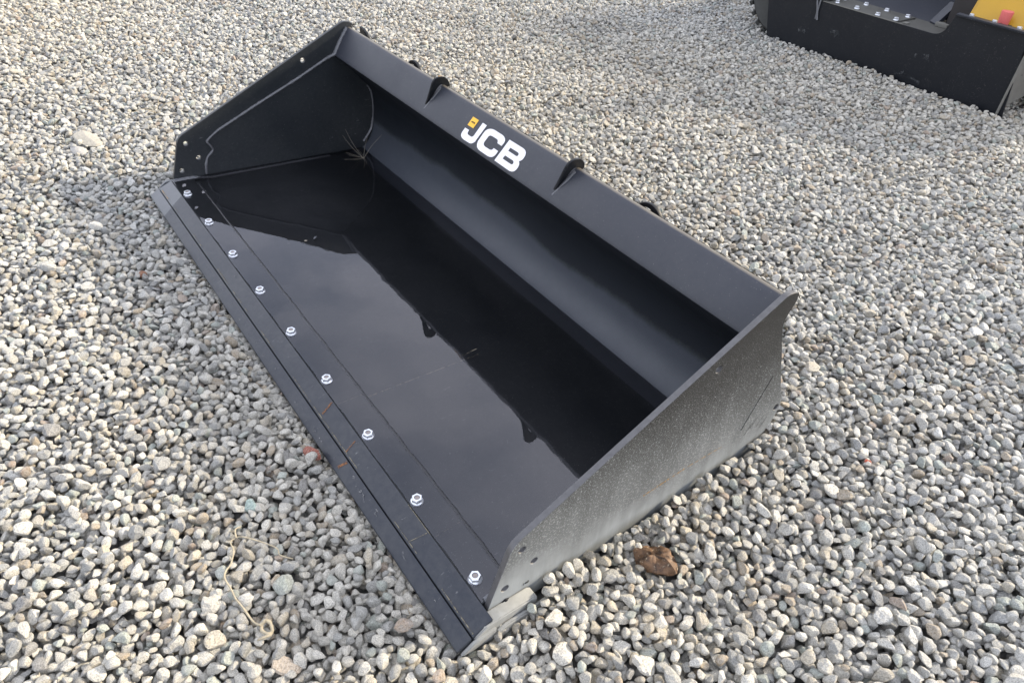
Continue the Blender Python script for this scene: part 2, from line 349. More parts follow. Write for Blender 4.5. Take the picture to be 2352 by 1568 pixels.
def pack_tile(T=1.9, N=640, count=24500, K=6):
    h = T / N; H = np.full((N, N), -.05); var = []
    for i in range(260):
        a = float(np.clip(RNG.lognormal(math.log(.0111), .23), .0063, .0235)); b = a * RNG.uniform(.60, .95); c = a * RNG.uniform(.42, .85)
        e = Euler((RNG.normal(0, .38), RNG.normal(0, .38), RNG.uniform(0, 6.283))); R = np.array(e.to_matrix())
        Sm = R @ np.diag([a * a, b * b, c * c]) @ R.T; Q = np.linalg.inv(Sm); n = int(a / h) + 1
        g = np.arange(-n, n + 1) * h; X, Y = np.meshgrid(g, g, indexing='ij')
        A = Q[2, 2]; B = 2 * (Q[0, 2] * X + Q[1, 2] * Y); C = Q[0, 0] * X * X + Q[1, 1] * Y * Y + 2 * Q[0, 1] * X * Y - 1
        D = B * B - 4 * A * C; ok = D > 0; sq = np.sqrt(np.where(ok, D, 0))
        lo = np.where(ok, (-B - sq) / (2 * A), 9.); hi = np.where(ok, (-B + sq) / (2 * A), -9.); var.append((a, b, c, e, n, lo, hi))
    res = []
    for i in range(count):
        a, b, c, e, n, lo, hi = var[RNG.integers(len(var))]; best = None; ar = np.arange(-n, n + 1)
        for cx, cy in RNG.integers(0, N, (K, 2)):
            ix = (ar + cx) % N; iy = (ar + cy) % N; z = (H[np.ix_(ix, iy)] - lo).max()
            if best is None or z < best[0]: best = (z, cx, cy, ix, iy)
        z, cx, cy, ix, iy = best; W = np.ix_(ix, iy); H[W] = np.maximum(H[W], z + hi); res.append((cx * h, cy * h, z, a, b, c, e.x, e.y, e.z, n, hi))
    keep = []; 
    for r in res:
        n, hi = r[9], r[10]; ar = np.arange(-n, n + 1); ix = (ar + int(round(r[0] / h))) % N; iy = (ar + int(round(r[1] / h))) % N
        if ((r[2] + hi) >= H[np.ix_(ix, iy)] - .003).sum() > 4: keep.append(r[:9])
    return np.array(keep), float(H.mean())
def gravel():
    tile, mean = pack_tile(); T = 1.9; pts = []
    quad = np.array([(2.15, -2.5), (4.1, .35), (3.2, 3.4), (2.2, 6.2), (.3, 9.0), (-1.6, 8.2), (-4.6, -.9), (-3.6, -1.9)])
    for i in range(-3, 3):
        for j in range(-2, 5):
            t = tile.copy(); t[:, 0] += i * T; t[:, 1] += j * T; x, y = t[:, 0], t[:, 1]
            ins = np.ones(len(t), bool)
            for k in range(len(quad)):
                p, q = quad[k], quad[(k + 1) % len(quad)]; ins &= ((q[0] - p[0]) * (y - p[1]) - (q[1] - p[1]) * (x - p[0])) > 0
            ins &= ~((x > .0) & (x < 2.375) & (y > -.655) & (y < .38))
            ins &= ~((x > 2.37) & (x < 2.412) & (y > -.60) & (y < .40)) | (t[:, 2] - mean < -.03)
            ins &= ~((x > 2.36) & (x < 2.44) & (y > -.69) & (y < -.46))
            ins &= ~((x > -.02) & (x < 2.44) & (y > -.672) & (y < -.60))
            ins &= ~((x > -.4) & (x < 1.42) & (y > 3.93) & (y < 3.99))
            for (cx, cy, r) in CLEAR: ins &= ~(((x - cx) ** 2 + (y - cy) ** 2 < r * r) & (t[:, 2] - mean > -.009))
            pts.append(t[ins])
    t = np.concatenate(pts); n = len(t); t[:, 2] += zg(t[:, 0], t[:, 1]) - mean
    # along the cutting edge the stones lie just under the knife tip
    e = (t[:, 0] > -.03) & (t[:, 0] < 2.45) & (t[:, 1] < -.6) & (t[:, 1] > -.74); t[e, 2] = np.minimum(t[e, 2], -.018 - .3 * (t[e, 1] + .74))
    me = bpy.data.meshes.new('gravel'); me.vertices.add(n); me.vertices.foreach_set('co', t[:, :3].ravel().astype(np.float32))
    def att(nm, typ, arr, key):
        a = me.attributes.new(nm, typ, 'POINT'); a.data.foreach_set(key, arr.ravel())
    att('rot', 'FLOAT_VECTOR', t[:, 6:9].astype(np.float32), 'vector'); att('scl', 'FLOAT_VECTOR', (t[:, 3:6] * 1.20).astype(np.float32), 'vector')
    att('pick', 'INT', RNG.integers(0, 18, n).astype(np.int32), 'value')
    pal = np.array([(.54, .535, .515), (.42, .42, .41), (.28, .29, .30), (.41, .38, .325), (.33, .28, .22), (.33, .37, .36), (.21, .21, .215), (.54, .54, .53), (.30, .24, .20)])
    pr = np.array([.26, .25, .135, .10, .04, .05, .05, .10, .015]); c = pal[RNG.choice(len(pal), n, p=pr / pr.sum())] * RNG.uniform(.84, 1.16, (n, 1))
    # broad areas where warmer or greyer stone was spread
    wv = .5 + .5 * np.sin(t[:, 0] * 1.1 + 2 * np.sin(t[:, 1] * .8)); c *= 1 + np.outer(wv - .5, [.08, .03, -.06]); c *= np.array([1.16, 1.14, 1.07])
    att('tint', 'FLOAT_COLOR', np.concatenate([c, np.ones((n, 1))], 1).astype(np.float32), 'color')
    o = link('gravel', me, STONE, kind='stuff')
    ng = bpy.data.node_groups.new('gravel_scatter', 'GeometryNodeTree'); ng.interface.new_socket('Geometry', in_out='INPUT', socket_type='NodeSocketGeometry'); ng.interface.new_socket('Geometry', in_out='OUTPUT', socket_type='NodeSocketGeometry')
    N = ng.nodes; gi = N.new('NodeGroupInput'); go = N.new('NodeGroupOutput'); ip = N.new('GeometryNodeInstanceOnPoints'); ci = N.new('GeometryNodeCollectionInfo')
    ci.inputs['Collection'].default_value = build_protos(); ci.inputs['Separate Children'].default_value = True; ci.inputs['Reset Children'].default_value = True
    def na(nm, ty): x = N.new('GeometryNodeInputNamedAttribute'); x.data_type = ty; x.inputs[0].default_value = nm; return x.outputs[0]
    L = ng.links.new; er = N.new('FunctionNodeEulerToRotation'); L(na('rot', 'FLOAT_VECTOR'), er.inputs[0]); L(er.outputs[0], ip.inputs['Rotation']); L(na('scl', 'FLOAT_VECTOR'), ip.inputs['Scale'])
    L(na('pick', 'INT'), ip.inputs['Instance Index']); ip.inputs['Pick Instance'].default_value = True; L(gi.outputs[0], ip.inputs['Points']); L(ci.outputs[0], ip.inputs['Instance']); L(ip.outputs[0], go.inputs[0])
    md = o.modifiers.new('scatter', 'NODES'); md.node_group = ng; print('gravel stones', n)
CLEAR = [(2.525, -.182, .05), (1.738, -.71, .022)]
gravel()

# ================================================================== LOADER BUCKET
SX, SY = 0., -.034          # level of the rainwater in the bucket's own frame (the bucket sits pitched on its lip)
def wz(x, y): return .0515 + SX * (x - 1.2) + SY * (y + .60)
W = 2.4
B = thing('loader_bucket', (1.2, -.1, 0), 'large black steel loader bucket with white lettering, holding rainwater, on the gravel', 'loader bucket')
# --- shell profile (inner surface)
floor_in = [(-.5195, .028), (-.3, .024), (0, .016), (.235, .011)]
back_in = [(.235, .011), (.262, .0125), (.288, .0185), (.312, .033), (.332, .057), (.347, .088), (.356, .12), (.360, .16), (.364, .205), (.363, .25), (.356, .292), (.339, .322), (.27, .395), (.205, .462), (.190, .474), (.1835, .483), (.187, .495), (.243, .582), (.2505, .592), (.257, .5955), (.265, .595), (.277, .588), (.291, .578)]
def offset(pl, t):
    o = []
    for i, p in enumerate(pl):
        a = Vector(pl[max(i - 1, 0)]); b = Vector(pl[min(i + 1, len(pl) - 1)]); d = (b - a).normalized(); o.append((p[0] + d.y * t, p[1] - d.x * t))
    return o
x0, x1 = .0008, W - .0168
extrude_x('floor_plate', floor_in + offset(floor_in, .016)[::-1], x0, x1, P_IN, B, bev=0)
extrude_x('back_plate', back_in + offset(back_in, .010)[::-1], x0, x1, P_BACK, B, bev=0)
# --- end plates
PL = [(-.600, .036), (-.545, .232), (.236, .622), (.268, .616), (.284, .596), (.250, .532), (.366, .264), (.400, .20), (.402, .160), (.387, .120), (.33, .03), (.22, -.012), (-.50, -.012), (-.58, 0)]
PR = [0, .028, .016, .010, .02, .03, .03, .012, .012, .02, .05, .05, .0, .0]
outline = rounded(PL, PR)
holes = [circ(.034, .478, .011), circ(-.517, .202, .0100), circ(-.476, .130, .0100), circ(-.555, .086, .0105)]
flat('end_plate', [outline] + holes, .016, YZ(-.0075), P_IN, B, bev=.0012, label='far end plate whose inside faces the camera')
np_ = flat('end_plate', [outline] + holes + [circ(.383, .178, .011)], .016, YZ(W - .008), P_SIDE, B, bev=.0015, label='near end plate with its dusty outside')
np_.data.materials.append(P_IN); np_.data.materials.append(STEEL_EDGE)
for p in np_.data.polygons: p.material_index = 0 if p.normal.x > .5 else (1 if p.normal.x < -.5 else 2)
# --- bolt-on strip and cutting edge
extrude_x('bolt_strip', [(-.6045, .0465), (-.520, .0465), (-.517, .0435), (-.517, .005), (-.6045, .005)], x0, x1, P_IN, B, bev=0)
blade = extrude_x('cutting_edge', [(-.6062, .0500), (-.6562, .0262), (-.6585, .0235), (-.6585, -.006), (-.6062, -.006)], -.004, W + .030, P_EDGE, B, bev=.0012)
extrude_x('knife_edge', [(-.6618, .0222), (-.6985, .0040), (-.7005, .0005), (-.700, -.004), (-.6618, -.006)], -.006, W + .030, P_EDGE, B, bev=.0012)
extrude_x('groove_backing', [(-.6625, -.007), (-.6625, .010), (-.6578, .010), (-.6578, -.007)], .0, W + .02, DARKIN, B, bev=0)
# dusty ends of the edge plates at the near corner
pad = [(-.655, -.018), (-.655, .020), (-.625, .041), (-.490, .041), (-.480, .034), (-.480, -.018)]
extrude_x('wear_pad', pad, W + .0015, W + .0345, PADDUST, B, bev=.003)
extrude_x('wear_pad', [(-.60, -.024), (-.60, .012), (-.575, .020), (-.472, .020), (-.466, .014), (-.466, -.024)], W + .036, W + .047, PADDUST, B, bev=.003)
extrude_x('wear_pad', [(-.695, -.008), (-.662, .014), (-.64, .020), (-.60, .023), (-.60, -.014)], W + .0315, W + .041, PADDUST, B, bev=.002)
extrude_x('wear_pad', pad, -.034, -.017, P_EDGE, B, bev=.003)
# --- welds
def weld(pts, r=.005, mat=WELD, sq=.7, jit=.22, **k): return tube('weld_bead', pts, r, mat, B, jit=jit, squash=sq, step=.005, seg=7, **k)
wx = .0015
liner = [(wx, -.377, .236), (wx, -.418, .208), (wx, -.430, .192), (wx, -.416, .168), (wx, -.414, .150), (wx, -.440, .125), (wx, -.452, .09), (wx, -.457, .05)]
weld([(wx, .150, .476), (wx, .0, .404), (wx, -.2, .317), (wx, -.377, .236)], .0075)
weld(smoothpath(liner, 4), .006)
weld([(.004, .250, .596), (.004, .215, .545), (.004, .182, .487), (.003, .150, .476)], .009)
weld([(.004, -.597, .052), (.004, -.52, .050), (.004, -.44, .031), (.004, -.30, .027), (.004, 0, .019), (.004, .12, .014)], .0075)
weld([(.012, -.597, .051), (.010, -.50, .045), (.008, -.42, .029)], .007)
weld(smoothpath([(.003, .335, .325), (.003, .352, .295), (.003, .360, .25), (.003, .361, .20), (.003, .356, .155), (.003, .342, .105), (.003, .30, .052)], 4), .006)
weld([(W - .020, -.597, .052), (W - .020, -.52, .050), (W - .020, -.30, .026), (W - .020, .12, .014)], .007)
weld([(W - .020, .250, .600), (W - .020, .182, .487), (W - .019, .20, .472), (W - .019, .335, .325), (W - .019, .36, .22), (W - .019, .325, .08)], .007)
weld([(.06 + .03 * i, -.5145 + random.uniform(-.0015, .0015), .0452) for i in range(78)], .0062, WELDD, .8, .07)
# --- flange nuts
def nut_mesh(fl=.0182, hx=.0128, h=.017):
    bm = lathe_bm([(fl * .96, 0), (fl, .0015), (fl * .97, .0032), (fl * .80, .0058), (hx * 1.02, .0068)], 28)
    rows = []
    for z, k in ((.0060, 1.), (h - .0018, 1.), (h, .90)):
        rows.append([bm.verts.new((hx * k * 1.0 / math.cos(math.pi / 6) * math.cos(math.pi / 3 * i), hx * k / math.cos(math.pi / 6) * math.sin(math.pi / 3 * i), z)) for i in range(6)])
    n = 24; top = [bm.verts.new((.0078 * math.cos(2 * math.pi * i / n), .0078 * math.sin(2 * math.pi * i / n), h)) for i in range(n)]; low = [bm.verts.new((.0072 * math.cos(2 * math.pi * i / n), .0072 * math.sin(2 * math.pi * i / n), h - .004)) for i in range(n)]
    for a, b in zip(rows, rows[1:]):
        for i in range(6): bm.faces.new((a[i], a[(i + 1) % 6], b[(i + 1) % 6], b[i]))
    for i in range(6):
        q = [rows[2][i]] + [top[(j) % n] for j in range(i * 4, i * 4 + 5)][::1]; bm.faces.new([rows[2][i]] + [top[j % n] for j in range(i * 4, i * 4 + 5)] + [rows[2][(i + 1) % 6]])
    for i in range(n): bm.faces.new((top[i], top[(i + 1) % n], low[(i + 1) % n], low[i]))
    return bm_mesh(bm, 'flange_nut', 25)
NUT = nut_mesh(); NUT.materials.append(ZINC); STUD = bm_mesh(lathe_bm([(.0071, .006), (.0071, .0150), (.0062, .0158)], 20), 'stud'); STUD.materials.append(ZINC_D)
def nut(loc, parent, rz=0, s=1., rot=None):
    o = bpy.data.objects.new('flange_nut', NUT); COL.objects.link(o); o.parent = parent; o.location = Vector(loc) - parent.location; o.rotation_euler = rot or (random.uniform(-.03, .03), random.uniform(-.03, .03), rz); o.scale = (s, s, s)
    q = bpy.data.objects.new('stud', STUD); COL.objects.link(q); q.parent = o; return o
for i in range(9): nut((.1511 + i * .2714, -.5828, .0466), B, random.uniform(0, 6))
# --- hooks and gussets on the upper panel
rib = [(.201, .508), (.2065, .553), (.210, .596), (.211, .614), (.218, .628), (.236, .634), (.256, .631), (.274, .619), (.287, .602), (.293, .586), (.284, .583), (.268, .595), (.250, .600), (.240, .590), (.224, .556)]
for xc in (.800, 1.590):
    sh = YZ(xc); sh = Matrix.Shear('XY', 4, (0, 0)) @ sh; K = Matrix.Identity(4); K[0][2] = .36; K[0][3] = -.36 * .615
    h_ = flat('lifting_hook', [rounded(rib, [0, .01, .008, .008, .006, .006, .006, .006, .004, .003, .002, .006, .006, .004, 0], 3)], .010, K @ sh, P_MACH, B, bev=.0015)
    weld([(xc - .034, .198, .504), (xc - .012, .222, .548), (xc + .004, .248, .588)], .0055)
    weld([(xc - .044, .194, .498), (xc - .042, .200, .506)], .006, WELDD)
tube('rust_spot', [(.802, .236, .6335), (.803, .254, .632)], .0030, RUSTY, B, squash=.4)
arc = lambda cx, r, h: [(cx + r * math.cos(t), .530 + h * math.sin(t)) for t in np.linspace(0, math.pi, 16)]
for xc in (.470, 1.853):
    flat('back_hook', [arc(xc, .054, .050) + arc(xc - .006, .036, .034)[::-1]], .012, frame((0, .325, 0), (1, 0, 0), (0, 0, 1)), P_MACH, B, bev=.0015)
flat('back_hook', [[(-.012, .540), (-.012, .588), (.02, .586), (.050, .576), (.066, .558), (.068, .54), (.05, .54), (.045, .555)]], .012, frame((0, .325, 0), (1, 0, 0), (0, 0, 1)), P_MACH, B, bev=.0015)
flat('hinge_lug', [circ(.397, .176, .028) + []], .02, YZ(W - .034), P_MACH, B, bev=.002)
# stiffening rail along the back of the top edge
extrude_x('top_rail', [(.2925, .579), (.303, .571), (.309, .562), (.309, .545), (.296, .545)], .02, W - .02, P_RAIL, B, bev=.003)
# --- lettering on the panel
PE = Vector((0, .056, .087)).normalized(); PN = Vector((1, 0, 0)).cross(PE)
PANEL = frame(Vector((0, .1835, .482)) + PN * .0042 , (1, 0, 0), PE)
J = [(1.1084, .0984), (1.1333, .0977), (1.1205, .039), (1.1191, .0287), (1.1133, .0214), (1.1056, .0162), (1.0957, .0136), (1.0573, .0128), (1.0445, .0152), (1.0364, .0195), (1.0333, .0259), (1.033, .0323), (1.0366, .0507), (1.0615, .0512), (1.0607, .0435), (1.0623, .0388), (1.0672, .036), (1.0855, .0353), (1.0928, .037), (1.0969, .041), (1.0988, .0461)]
C_ = [(1.2485, .0664), (1.2522, .0794), (1.2514, .0879), (1.2464, .0931), (1.2383, .097), (1.2269, .0991), (1.1797, .0991), (1.1664, .0973), (1.1562, .0938), (1.1463, .0877), (1.1397, .0798), (1.1371, .0692), (1.1316, .0361), (1.1348, .0257), (1.1414, .0177), (1.1533, .0132), (1.166, .0122), (1.21, .0122), (1.2219, .0135), (1.2332, .0176), (1.2407, .0242), (1.2444, .0331), (1.2463, .0458), (1.2201, .0461), (1.2177, .0395), (1.2126, .0358), (1.2042, .0341), (1.1775, .034), (1.1688, .0356), (1.1633, .0408), (1.163, .047), (1.1675, .0689), (1.1714, .0741), (1.1778, .0763), (1.1853, .0773), (1.2097, .0775), (1.2176, .0766), (1.222, .0726), (1.224, .0668)]
B_ = [(1.2689, .0984), (1.3456, .0988), (1.3578, .0969), (1.3662, .0915), (1.370, .0841), (1.3702, .0731), (1.3677, .0653), (1.3623, .0591), (1.3573, .0559), (1.3626, .0525), (1.3663, .047), (1.3681, .0377), (1.3654, .0263), (1.3605, .0194), (1.3522, .0146), (1.3404, .012), (1.2522, .0128)]
B1 = [(1.291, .0778), (1.3337, .0782), (1.3402, .0763), (1.3417, .0708), (1.3395, .0662), (1.3332, .0648), (1.2888, .0651)]
B2 = [(1.286, .0466), (1.3305, .0470), (1.337, .0454), (1.3399, .0395), (1.3372, .0342), (1.3298, .0329), (1.2831, .0332)]
LZ = Matrix.Translation((0, 0, .0011)); KX = Matrix.Diagonal((1, .79, 1, 1))
# the panel carries the letters .013 above the lower bend
def letter(ol, sc=1., o=(0, 0), z=.0011, mat=WHITE, nm='letter', par=None, cx=1.2, cy=.055):
    ol = [[((x - cx) * sc + cx + o[0], (y - cy) * sc + cy + o[1]) for x, y in l] for l in ol]
    return flat(nm, ol, .0007, PANEL @ Matrix.Translation((0, 0, z)), mat, par or B)
PSC = .5
letter([J]); letter([C_]); letter([B_, B1, B2])
stk = letter([[(1.0469, .0984), (1.0837, .0984), (1.0768, .064), (1.0406, .0636)]], mat=YELLOW, nm='yellow_sticker')
for ol in ([J], [C_], [B_, B1, B2]): letter(ol, .066, (-.138, .0265), .0019, BLACKP, 'small_letter', stk)
# --- marks on the metal
def strip(name, a, b, wd, mat, parent, n=(0, 0, 1), jag=.3):
    a = Vector(a); b = Vector(b); d = (b - a); s = d.normalized().cross(Vector(n)).normalized(); bm = bmesh.new(); m = max(4, int(d.length / .008)); p = []
    for i in range(m + 1):
        t = i / m; c = a + d * t; ww = wd / 2 * (1 - jag * random.random()); p.append((bm.verts.new(c + s * ww), bm.verts.new(c - s * ww)))
    for u, v in zip(p, p[1:]): bm.faces.new((u[0], u[1], v[1], v[0]))
    return link(name, bm_mesh(bm, name), mat, parent)
bl = lambda y: .0503 + (y + .6062) * (.0238 / .05) + .0010   # height just over the sloping blade
kn = lambda y: .0222 + (y + .6618) * (.0182 / .0367) + .0010
nb = (0, -.43, .9)
strip('rust_scrape', (1.603, -.610, bl(-.610)), (1.616, -.648, bl(-.648)), .008, RUST, B, nb)
strip('rust_scrape', (1.774, -.620, bl(-.620)), (1.784, -.656, bl(-.656)), .004, RUST, B, nb)
strip('rust_scrape', (1.806, -.690, kn(-.690)), (1.814, -.665, kn(-.665)), .010, RUST, B, nb)
strip('rust_line', (.02, -.6555, .0285), (.115, -.6555, .0285), .003, RUSTY, B, nb)
strip('rust_line', (2.34, -.6555, .0285), (2.425, -.6555, .0285), .003, SCRATCH, B, nb)
strip('rust_line', (2.05, -.6080, .0505), (2.16, -.6080, .0505), .002, SCRATCH, B)
strip('scratch_line', (1.6178, -.6035, .0472), (1.6175, -.520, .0472), .0022, SCRATCH, B)
strip('scratch_line', (1.6175, -.505, .0290), (1.615, -.10, .0195), .0040, SCRATCH, B)
strip('scratch_line', (.95, -.50, .0290), (.96, -.10, .0195), .0018, SCUFF, B)
strip('scratch_line', (2.17, -.6035, .0472), (2.165, -.525, .0472), .0014, SCRATCH, B)
strip('scratch_line', (2.135, -.653, bl(-.653)), (2.150, -.612, bl(-.612)), .0025, SCRATCH, B, nb)
for k in range(22):
    x = random.gauss(.62, .28); y = random.uniform(-.42, .05); strip('scuff', (x, y, .0292 - (y + .5) * .02), (x + random.uniform(.01, .035), y + random.uniform(-.02, .02), .0292 - (y + .5) * .02), random.uniform(.002, .006), SCUFF, B, (0, 0, 1), .9)
strip('scratch_line', (1.612, -.16, wz(1.612, -.16) + .0012), (1.604, -.10, wz(1.604, -.10) + .0012), .0028, SCRATCH, B)
for k in range(14):
    x = random.uniform(.25, 2.3); y = random.uniform(-.650, -.612); strip('scratch_line', (x, y, bl(y)), (x + random.uniform(-.012, .03), y + random.uniform(.004, .018) * (-1 if y > -.63 else 1), bl(y) + .0004), random.uniform(.0015, .004), SCUFF, B, nb, .8)
for k in range(40):
    x = random.uniform(.2, 2.3); y = -.690 + random.random() * .018; strip('scuff', (x, y, kn(y)), (x + random.uniform(.008, .03), y + random.uniform(-.006, .006), kn(y) + .0006), random.uniform(.003, .010), SCUFF, B, nb, .8)
for k in range(20):
    x = random.uniform(.15, 2.3); strip('scuff', (x, -.6545, .0285), (x + random.uniform(.02, .12), -.6550, .0285), .0032, SCRATCH, B, nb, .8)
strip('rust_streak', (W + .0008, -.129, .130), (W + .0008, .02, .1425), .006, RUSTY, B, (1, 0, 0), .5)
strip('rust_streak', (W + .0008, .03, .143), (W + .0008, .165, .141), .004, RUSTY, B, (1, 0, 0), .6)
strip('rust_spot', (W + .048, -.49, .004), (W + .048, -.467, .008), .010, RUSTY, B, (1, 0, 0), .5)
strip('rust_spot', (W + .0352, -.62, .016), (W + .0352, -.60, .020), .006, RUSTY, B, (1, 0, 0), .5)
tube('scratch_line', [(W + .0004, .30, .335), (W + .0004, .262, .235), (W + .0004, .245, .19), (W + .0004, .236, .165)], .0008, BLACKP, B, seg=4, step=.02)
for k, (u, v) in enumerate(((.28, .15), (.31, .14), (.33, .125), (.26, .13))):
    strip('scratch_line', (W + .0008, u, v), (W + .0008, u + .02, v + .035), .0022, BLACKP, B, (1, 0, 0), .4)
def text(name, s, size, mat, basis, parent):
    cu = bpy.data.curves.new(name, 'FONT'); cu.body = s; cu.size = size; cu.extrude = .0002; t = bpy.data.objects.new('t', cu); COL.objects.link(t)
    dg = bpy.context.evaluated_depsgraph_get(); me = bpy.data.meshes.new_from_object(t.evaluated_get(dg)); bpy.data.objects.remove(t); me.transform(basis); me.materials.clear(); return link(name, me, mat, parent)
text('plate_number', '140', .013, BLACKP, frame((W + .0009, -.503, .053), (0, .97, .05), (0, -.05, .97)), B)
# hexagon bolt head low on the near plate
hx = bm_mesh(lathe_bm([(.0165, 0), (.0165, .007), (.0135, .0085)], 6), 'bolt_head'); o_ = link('bolt_head', hx, P_MACH, B); o_.location = Vector((W - .001, -.551, .027)) - B.location; o_.rotation_euler = (0, math.pi / 2, 0)

# ------------------------------------------------------------------ rainwater
def water():
    bm = bmesh.new(); ys = [-.6035, -.30, 0, .22]; xs = np.linspace(x0 + .0005, x1 - .0005, 61); rows = []
    def backy(z): 
        for (a, b), (c, d) in zip(back_in, back_in[1:]):
            if b <= z <= d: return a + (c - a) * (z - b) / (d - b)
        return .25
    for i, x in enumerate(xs):
        r = []
        for j, y in enumerate(ys):
            yy = y + (.0012 * math.sin(x * 23) + .001 * math.sin(x * 57) if j == 0 else 0); r.append(bm.verts.new((x, yy, wz(x, yy))))
        y = .29
        for _ in range(5): y = backy(wz(x, y)) + .0005
        r.append(bm.verts.new((x, y, wz(x, y)))); rows.append(r)
    for a, b in zip(rows, rows[1:]):
        for j in range(len(a) - 1): bm.faces.new((a[j], b[j], b[j + 1], a[j + 1]))
    me = bpy.data.meshes.new('water'); bm.to_mesh(me); bm.free()
    for p in me.polygons: p.use_smooth = True
    link('water', me, WATER, kind='structure')
water()
# dry grass stalks standing in the water
g = thing('grass_tuft', (.119, .24, .02), 'thin dry grass stalks standing in the water in the far corner of the bucket', 'grass stalks')
z0 = wz(.119, .24)
for p in ([(.119, .240, z0 - .012), (.03, .235, z0 + .035), (-.01 + .06, .23, z0 + .03)],):
    pass
VR = R2; VU = Vector((0, 0, 1))
def stalk(dx, dz, bend, r=.0008):
    a = Vector((.119, .24, z0 - .004)); e = a + VR * dx + VU * dz; mdl = a.lerp(e, .5) + VR * bend
    tube('stalk', smoothpath([a, mdl, e], 6), r, GRASS, g, seg=5, step=.01, taper=lambda t: 1 - .6 * t)
for dx, dz, b in ((-.078, .150, -.006), (-.092, .118, -.006), (.024, .112, -.004), (.092, .122, -.008)): stalk(dx, dz, b)
for dx, dy in ((-.10, .02), (-.06, -.05), (.07, -.02), (.10, -.05), (-.02, -.09), (-.09, -.05), (.0, -.05)):
    a = Vector((.119, .24, z0 + .0008)); e = a + Vector((dx, dy, 0)); e.z = wz(e.x, e.y) + .0008; tube('stalk', smoothpath([a, a.lerp(e, .5) + Vector((.006, .004, 0)), e], 4), .00035, GRASS, g, seg=4, step=.02)
def leaf(name, loc, L, Wd, rz, mat, label, cat, curl=.3, thick=.0008):
    bm = bmesh.new(); n = 10; top = []; 
    for s_ in (1, -1):
        rows = []
        for i in range(n + 1):
            t = i / n; wdt = Wd * math.sin(math.pi * min(1, t * .93 + .05)) ** .8
            rows.append([bm.verts.new((L * (t - .5), wdt * k, curl * Wd * abs(k) * 1.6 + .012 * L * math.sin(9 * t) + s_ * thick / 2)) for k in (-1, -.5, 0, .5, 1)])
        for a, b in zip(rows, rows[1:]):
            for j in range(4): bm.faces.new((a[j], b[j], b[j + 1], a[j + 1]))
    o = link(name, bm_mesh(bm, name), mat); o.location = loc; o.rotation_euler = (0, 0, rz); o['label'] = label; o['category'] = cat; return o
leaf('small_leaf', (.72, -.31, wz(.72, -.31) + .001), .012, .004, 1.1, GRASS, 'tiny pale leaf floating on the water near the reflected corner of the bucket', 'leaf')

# ------------------------------------------------------------------ things lying on the gravel
def zt(x, y, up=.012): return float(zg(np.array(x), np.array(y))) + up
def rock(name, loc, sc, rot, tint, label, cat, seed, planes=12, rough=.04, group=None):
    r = np.random.default_rng(seed); bm = bmesh.new(); bmesh.ops.create_icosphere(bm, subdivisions=4, radius=1)
    pl = []
    for _ in range(planes):
        v = r.normal(size=3); pl.append((Vector(v / np.linalg.norm(v)), r.uniform(.6, .92)))
    ph = r.uniform(0, 9, 4)
    for v in bm.verts:
        d = v.co.normalized(); s = 1.1
        for nn, ds in pl:
            c = d.dot(nn)
            if c > .05: s = min(s, ds / c)
        s *= 1 + rough * math.sin(8 * d.x + ph[0]) * math.sin(9 * d.y + ph[1]) + rough * .6 * math.sin(17 * d.z + ph[2]); v.co = Vector((d.x * sc[0], d.y * sc[1], d.z * sc[2])) * s
    m_ = m_stone(name + '_stone', False, tint); o = link(name, bm_mesh(bm, name, 30), m_); o.location = loc; o.rotation_euler = rot; o['label'] = label; o['category'] = cat
    if group: o['group'] = group
    return o
rock('red_stone', (1.726, -.726, .012), (.028, .017, .016), (.1, .1, .55), (.24, .095, .07), 'dark red stone touching the cutting edge of the bucket', 'stone', 3)
rock('rust_brown_stone', (.582, -.887, zt(.582, -.887)), (.020, .015, .013), (.2, 0, .5), (.20, .10, .06), 'small rust brown stone on the gravel left of the bucket', 'stone', 4)
rock('flat_stone', (-.70, -.80, zt(-.70, -.80, .024)), (.085, .045, .018), (.05, .1, .35), (.37, .35, .30), 'large flat pale stone on the gravel left of the far end plate', 'stone', 6, 9, .02)
rock('flat_stone', (-.58, -.86, zt(-.58, -.86, .020)), (.055, .032, .014), (.0, .12, .2), (.36, .35, .33), 'smaller grey flat slab lying against the large flat pale stone', 'stone', 21, 9, .02)
rock('tan_stone', (2.245, -1.02, zt(2.245, -1.02, .008)), (.032, .021, .014), (.1, .2, .9), (.40, .34, .27), 'wide tan stone beside the looped end of the dry root', 'stone', 8)
rock('green_stone', (1.80, -.93, zt(1.80, -.93, .012)), (.022, .019, .015), (.1, .2, .2), (.29, .36, .33), 'rounded pale green stone between the dry root and the cutting edge', 'stone', 9, 14)
rock('mossy_stone', (2.30, -1.11, zt(2.30, -1.11, .010)), (.040, .017, .016), (.1, .1, .35), (.36, .40, .30), 'long greenish stone below the looped end of the dry root', 'stone', 12)
rock('red_chip', (2.640, .527, zt(2.640, .527, .013)), (.010, .008, .007), (.1, .1, .3), (.40, .10, .06), 'tiny red chip among the gravel right of the near end plate', 'stone', 14)
